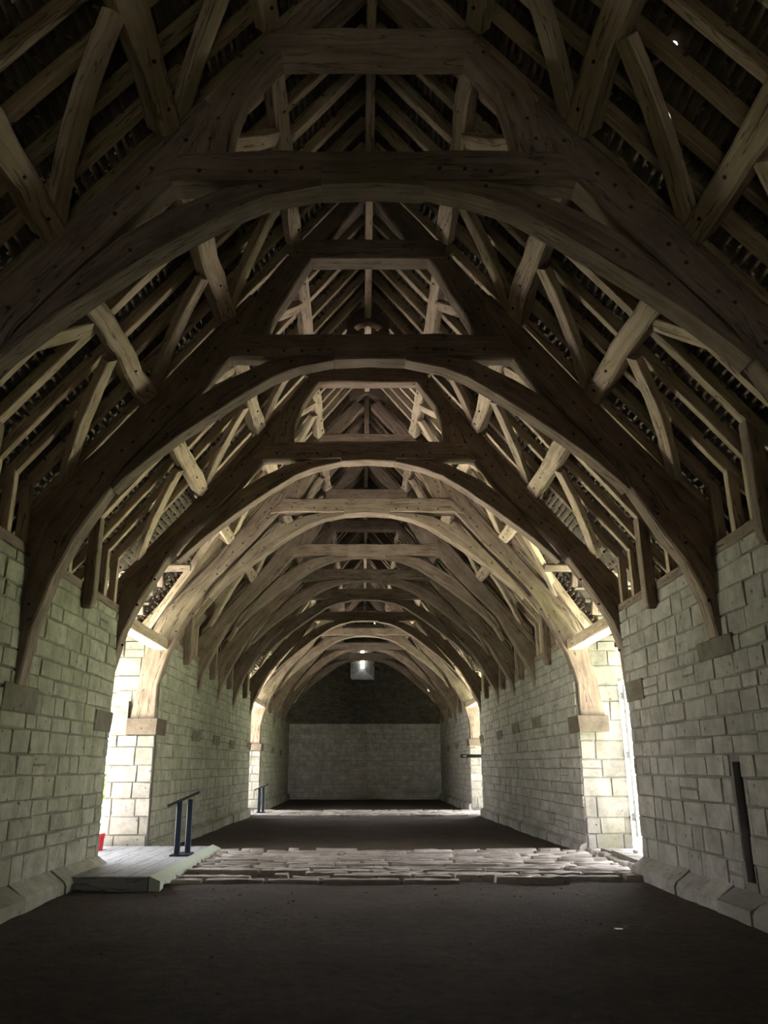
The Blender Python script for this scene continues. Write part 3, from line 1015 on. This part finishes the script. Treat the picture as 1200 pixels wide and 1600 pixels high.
# ------------------------------------------------------------------ doorway gables (roofs running outward)
for di, (a, b) in enumerate(DOORS):
    m = RM(a, b)
    nm = ('first', 'far')[di]
    for s in (-1, 1):
        zr, ze = 6.95, 4.12
        ya, yb = a - 0.16, b + 0.2
        xin, xo = 3.208, 6.8
        bm = bmesh.new()
        lay = bm.faces.layers.float.new('tone')
        for (ye, sg) in ((yb, 1), (ya, -1)):
            q = [(X(s, xin), m, zr), (X(s, xo), m, zr), (X(s, xo), ye, ze), (X(s, 5.51), ye, ze)]
            bm.faces.new([bm.verts.new(p) for p in q])[lay] = 0.0
        bmesh.ops.recalc_face_normals(bm, faces=bm.faces)
        # rough tiles seen from below on the far slope
        for (ye, sg) in ((yb, 1), (ya, -1)):
            dv = Vector((0, m - ye, zr - ze)); L = dv.length; dv.normalize()
            nn = Vector((0, -sg * abs(dv.z), -abs(dv.y)))
            stones(bm, (X(s, xo), ye, ze), (-s, 0, 0), dv, nn, xo - xin, L, ch=(0.07, 0.13), sw=(0.12, 0.36), gap=0.012, out=(0.005, 0.06), seed=77 + di + s,
                   mask=lambda u_, v_: (xo - u_) > xin + (1 - v_ / L) * (5.51 - xin) + 0.02)
        tag(link('ceiling_left' if s < 0 else 'ceiling_right', bm, M['tile_pale']), kind='structure')
        # rafters of that roof
        cnt = 0
        for h in (3.55, 4.0, 4.45, 4.9, 5.35, 5.8, 6.25, 6.7):
            for (ye, sg) in ((yb, 1), (ya, -1)):
                zlow = ze if h >= 5.51 else zr - (zr - ze) * (h - xin) / (5.51 - xin)
                f = (zr - zlow) / (zr - ze)
                p0 = Vector((X(s, h), m + sg * 0.04, zr - 0.09)); p1 = Vector((X(s, h), m + (ye - m) * f, zlow - 0.09))
                if sg < 0 and h < 5:
                    continue
                bm = new_bm()
                beam(bm, p0, p1, 0.12, 0.11, up=(0, sg * 0.8, 0.6), ch=0.01, jit=0.005)
                tag(link('porch_rafter', bm, [M['oak'], M['peg']]), 'rafter on %s side of roof over the %s %s doorway, %s from the barn' % ('far' if sg > 0 else 'near', nm, SIDE[s], NTH[cnt]), 'rafter', 'rafters over the %s %s doorway' % (nm, SIDE[s]))
            cnt += 1
        # purlin of the doorway roof with its curved brace
        k = 0.40
        yp, zp = m + (yb - m) * k - 0.19, zr - (zr - ze) * k - 0.16
        bm = new_bm()
        beam(bm, (X(s, 3.75), yp, zp), (X(s, 6.6), yp, zp), 0.15, 0.17, up=(0, -0.9, -0.43), ch=0.012, jit=0.006)
        tag(link('porch_purlin', bm, [M['oak'], M['peg']]), 'level purlin under the far roof slope above the %s %s doorway' % (nm, SIDE[s]), 'purlin')
        bm = new_bm()
        beam(bm, (X(s, 4.38), yp + 0.02, zp - 0.06), (X(s, 5.1), yp + 0.36, zp - 0.9), 0.15, 0.12, up=(0, -0.9, -0.43), bow=(s * 0.06, 0.0, 0.05), ch=0.012, jit=0.005)
        tag(link('porch_brace', bm, [M['oak'], M['peg']]), 'curved brace below the level porch purlin above the %s %s doorway' % (nm, SIDE[s]), 'brace')
        # outer return walls carrying the roof beyond the reveal
        for (ye, sg, y2) in ((b + 0.25, 1, b + 0.9),) if s < 0 else ((b + 0.02, 1, b + 0.9),):
            bm = bmesh.new()
            o0, o1 = (HW + WT * 0.2, HW + WT + 0.32) if s < 0 else (HW + WT - 0.02, HW + WT + 0.2)
            xa, xb = sorted((X(s, o0), X(s, o1)))
            zb = 2.6 if s < 0 else 3.42
            mortar_box(bm, xa, xb, ye, y2, zb, 4.1)
            stones(bm, (X(s, o0), ye, zb), (s, 0, 0), (0, 0, 1), (0, -sg, 0), abs(o1 - o0), 4.1 - zb, ch=(0.26, 0.36), sw=(0.3, 0.5), seed=8)
            if s < 0:      # weathered slope on top of the lower buttress
                pass
            tag(link('wall_left' if s < 0 else 'wall_right', bm, M['stone_jamb']), kind='structure')

# lower pier with chamfered shoulder at the far jamb of the left doorway
for (a, b) in DOORS:
    bm = bmesh.new()
    xa, xb = X(-1, HW + WT), X(-1, HW)
    mortar_box(bm, xa, xb, b - 0.13, b + 0.05, -0.3, 2.26)
    stones(bm, (xb, b - 0.13, 0), (-1, 0, 0), (0, 0, 1), (0, -1, 0), WT, 2.26, ch=(0.3, 0.42), sw=(0.4, 0.62), seed=71, out=(0.008, 0.035))
    prism(bm, [(xa, 2.26), (xb - 0.6, 2.26), (xb - 0.6, 2.95), (xa + 0.12, 2.8), (xa, 2.6)][::-1], b - 0.13, b + 0.05, 0.5)
    bmesh.ops.recalc_face_normals(bm, faces=bm.faces)
    tag(link('trim_pier', bm, M['stone_jamb']), kind='structure')

# plank door leaf folded back outside the right doorway
e = tag(empty('plank_door', (X(1, HW + WT + 0.03), DOORS[0][1] - 0.12, 0)), 'tall silvery plank door leaf folded open in the first right doorway', 'door')
bm = new_bm()
for k in range(5):
    box(bm, 0.02 + 0.2 * k, 0.21 + 0.2 * k, -0.05, 0.0, 0.3, 3.3, ch=0.008, jit=0.003, axis='z')
link('boards', bm, M['door'], e)
bm = new_bm()
for z in (0.6, 1.8, 3.0):
    box(bm, 0.02, 1.0, 0.0, 0.05, z, z + 0.14, ch=0.008, axis='x')
link('ledge_battens', bm, M['door'], e)
e.rotation_euler = (0, 0, math.radians(63))

# black bar across the far right doorway
e = tag(empty('barrier_bar', (4.5, 32.3, 2.02)), 'black horizontal bar reaching out of the far right doorway', 'bar')
bm = new_bm()
box(bm, -0.72, 0.3, -0.05, 0.05, -0.065, 0.065, ch=0.012, axis='x')
link('bar', bm, M['panel'], e)
bm = new_bm()
box(bm, -0.64, -0.5, -0.062, -0.048, -0.018, 0.018, ch=0.003, axis='x')
tag(link('sticker', bm, M['white'], e), 'small white mark')

# ------------------------------------------------------------------ ramp
e = tag(empty('timber_ramp', (-3.0, 12.3, 0)), 'pale grey boarded ramp with scalloped green-white edge at the left doorway', 'ramp')
bm = new_bm()
zt = lambda y: 0.165 - 0.02 * (y / 4.9)
nb = 7
for k in range(nb):
    xa = -2.2 + 2.2 * k / nb; xb = -2.2 + 2.2 * (k + 1) / nb - 0.008
    secs = [[(xa, y, zt(y) - 0.035), (xb, y, zt(y) - 0.035), (xb, y, zt(y)), (xa, y, zt(y))] for y in (0.0 + 0.0 * k, 1.6, 3.2, 4.72)]
    loft(bm, secs, ch=0.003, jit=0.0, step=1)
link('deck', bm, M['board'], e)
bm = new_bm()
box(bm, -1.35, -0.02, -0.03, 0.005, -0.03, 0.16, ch=0.004, axis='x')
tag(link('riser', bm, M['board'], e), 'shaded front board')
bm = bmesh.new()
r = random.Random(4)
n = 46
top, bot = [], []
for k in range(n + 1):
    y = -0.05 + 5.0 * k / n
    top.append((y, zt(y) + 0.012))
    bot.append((y, 0.05 + 0.035 * abs(math.sin(y * 4.3 + 0.5 * math.sin(y * 2))) - 0.03 * (1 if k == 0 else 0)))
vs = {}
for nx_, xx in ((0, 0.0), (1, 0.16)):
    for k in range(n + 1):
        drop = 0 if nx_ == 0 else -0.05
        vs[(nx_, 0, k)] = bm.verts.new((xx, top[k][0], top[k][1] + (0 if nx_ == 0 else -0.065)))
        vs[(nx_, 1, k)] = bm.verts.new((xx + (0.02 * math.sin(k * 1.7) if nx_ else 0), bot[k][0], bot[k][1] - 0.05))
for k in range(n):
    for q in (((0, 0), (1, 0)), ((1, 0), (1, 1)), ((1, 1), (0, 1)), ((0, 1), (0, 0))):
        bm.faces.new((vs[(*q[0], k)], vs[(*q[1], k)], vs[(*q[1], k + 1)], vs[(*q[0], k + 1)]))
for k in (0, n):
    bm.faces.new([vs[(0, 0, k)], vs[(1, 0, k)], vs[(1, 1, k)], vs[(0, 1, k)]])
bmesh.ops.recalc_face_normals(bm, faces=bm.faces)
tag(link('scalloped_edge', bm, M['edge'], e), 'pale green scalloped edging')


# ------------------------------------------------------------------ information stands
def info_stand(loc, label, rot):
    e = tag(empty('information_stand', loc), label, 'information stand', 'information stands by the left doorways')
    bm = new_bm()
    box(bm, -0.17, 0.17, -0.28, 0.28, 0.0, 0.018, ch=0.004)
    link('base_plate', bm, M['metal'], e)
    for xo, y in ((-0.06, -0.16), (0.07, 0.17)):
        bm = new_bm()
        box(bm, xo - 0.05, xo + 0.05, y - 0.025, y + 0.025, 0.018, 0.915, ch=0.008, axis='z')
        link('post', bm, M['metal'], e)
    bm = new_bm()
    beam(bm, (-0.27, -0.02, 0.82), (0.27, 0.02, 1.05), 0.62, 0.045, ch=0.004, jit=0)
    p = link('panel', bm, M['panel'], e)
    e.rotation_euler = (0, 0, rot)
    return e


info_stand((-3.2, 15.3, 0.16), 'slim black reading stand on the boarded ramp at the first left doorway', math.radians(2))
info_stand((-3.98, 33.2, -0.06), 'slim black reading stand at the far left doorway', math.radians(2))

# ------------------------------------------------------------------ outside
bm = bmesh.new()
for (xa, xb) in ((-60, -5.25), (5.45, 60)):
    v = [bm.verts.new(p) for p in ((xa, -20, -0.12), (xb, -20, -0.12), (xb, 90, -0.12), (xa, 90, -0.12))]
    bm.faces.new(v)
v = [bm.verts.new(p) for p in ((-5.25, -20, -0.12), (5.45, -20, -0.12), (5.45, -2.6, -0.12), (-5.25, -2.6, -0.12))]
bm.faces.new(v)
tag(link('ground', bm, M['grass']), kind='structure')
bm = bmesh.new()
for (xa, xb) in ((-11.5, -5.0), (5.4, 9.0)):
    for (ya, yb) in ((11.0, 20.0), (27.0, 38.0)):
        mortar_box(bm, xa, xb, ya, yb, -0.3, -0.09)
tag(link('added_ground', bm, M['gravel']), kind='structure')  # pale ground added by the doors to bounce sunlight up into the roof
bm = bmesh.new()
mortar_box(bm, -5.0, 5.2, -14.0, -3.4, -0.3, -0.09)
tag(link('added_ground', bm, M['earth']), kind='structure')  # dark ground added out of view to stop bounce through the near opening
e = tag(empty('waste_bin', (-5.09, 16.2, -0.1)), 'red plastic bin just outside the first left doorway', 'bin')
bm = bmesh.new()
bmesh.ops.create_cone(bm, cap_ends=True, segments=24, radius1=0.19, radius2=0.22, depth=0.5, matrix=Matrix.Translation((0, 0, 0.25)))
link('body', bm, M['red'], e, smooth=False)
bm = bmesh.new()
bmesh.ops.create_cone(bm, cap_ends=True, segments=24, radius1=0.235, radius2=0.225, depth=0.05, matrix=Matrix.Translation((0, 0, 0.52)))
link('rim', bm, M['red'], e)


def hedge(loc, size, label, seed):
    r = random.Random(seed)
    e = tag(empty('shrub', loc), label, 'shrub', 'shrubs outside the barn')
    bm = bmesh.new()
    for k in range(1400):
        a, z = r.uniform(0, 6.283), r.uniform(-1, 1)
        q = math.sqrt(1 - z * z); rad = r.uniform(0.75, 1.05)
        c = Vector((q * math.cos(a) * size[0] * rad, q * math.sin(a) * size[1] * rad, size[2] * (1 + z * rad) + 0.2))
        d = Vector((r.uniform(-1, 1), r.uniform(-1, 1), r.uniform(-1, 1))).normalized() * 0.17
        f = d.orthogonal().normalized() * 0.1
        v = [bm.verts.new(p) for p in (c - d, c - f, c + d, c + f)]
        bm.faces.new(v)
    link('foliage', bm, M['leaf'], e)
    bm = bmesh.new()
    bmesh.ops.create_icosphere(bm, subdivisions=3, radius=0.8, matrix=Matrix.Translation((0, 0, size[2] + 0.2)) @ Matrix.Diagonal((size[0], size[1], size[2], 1)))
    bmesh.ops.create_cone(bm, cap_ends=True, segments=8, radius1=0.12, radius2=0.08, depth=0.8, matrix=Matrix.Translation((0, 0, 0.3)))
    link('heart', bm, M['leaf'], e)


hedge((-11.0, 31.5, -0.12), (1.6, 1.6, 1.0), 'green shrub seen past the far jamb of the first left doorway', 1)
hedge((11.5, 62.0, -0.12), (3.0, 3.0, 2.0), 'green shrub seen through the far right doorway', 2)

# ------------------------------------------------------------------ light and camera
W = bpy.data.worlds.new('sky')
SC.world = W
W.use_nodes = True
nt = W.node_tree
nt.nodes.clear()
wo = nt.nodes.new('ShaderNodeOutputWorld')
bg = nt.nodes.new('ShaderNodeBackground')
tc = nt.nodes.new('ShaderNodeTexCoord')
sp = nt.nodes.new('ShaderNodeSeparateXYZ')
rm = nt.nodes.new('ShaderNodeValToRGB')
rm.color_ramp.elements[0].position = 0.0
rm.color_ramp.elements[0].color = (1.0, 0.96, 0.93, 1)
rm.color_ramp.elements[1].position = 0.6
rm.color_ramp.elements[1].color = (0.88, 0.92, 1.0, 1)
nt.links.new(tc.outputs['Generated'], sp.inputs[0])
nt.links.new(sp.outputs[2], rm.inputs[0])
nt.links.new(rm.outputs[0], bg.inputs[0])
bg.inputs[1].default_value = 0.8
nt.links.new(bg.outputs[0], wo.inputs[0])


sun = bpy.data.lights.new('sun', 'SUN')
sun.energy = 15.0
sun.angle = math.radians(0.6)
sun.color = (1.0, 0.96, 0.90)
so = bpy.data.objects.new('sun', sun)
so.rotation_euler = (math.radians(28), 0, 0)
so.location = (0, -40, 60)
COL.objects.link(so)


def portal(loc, rot, sx, sy):
    l = bpy.data.lights.new('daylight', 'AREA')
    l.shape = 'RECTANGLE'; l.size = sx; l.size_y = sy
    l.cycles.is_portal = True
    o = bpy.data.objects.new('daylight', l)
    o.location = loc; o.rotation_euler = rot
    COL.objects.link(o)


for (a, b) in DOORS:
    for s in (-1, 1):
        portal((X(s, HW + WT + 0.2), (a + b) / 2, 2.1), (0, math.radians(90) * s, 0), 4.3, b - a + 0.6)
portal((CX, Y_BACK - 0.4, NDH / 2), (math.radians(90), 0, 0), NDW * 2, NDH)
portal((wc, Y_FAR + 0.95, 8.0), (math.radians(-90), 0, 0), 0.25, 1.6)

cam = bpy.data.cameras.new('camera')
cam.sensor_fit = 'AUTO'
cam.sensor_width = 36
cam.lens = 36 * 1250 / 1600
cam.shift_x = 33 / 1600
cam.clip_start = 0.05
co = bpy.data.objects.new('camera', cam)
co.location = (0, 0, 1.65)
co.rotation_euler = (math.radians(90) + math.atan(397 / 1250), 0, 0)
COL.objects.link(co)
SC.camera = co
SC.view_settings.view_transform = 'Standard'
SC.view_settings.look = 'None'
SC.view_settings.gamma = 1.0
SC.view_settings.use_curve_mapping = False
SC.view_settings.exposure = 4.1
SC.cycles.max_bounces = 10
SC.cycles.diffuse_bounces = 7
SC.cycles.sample_clamp_indirect = 8.0
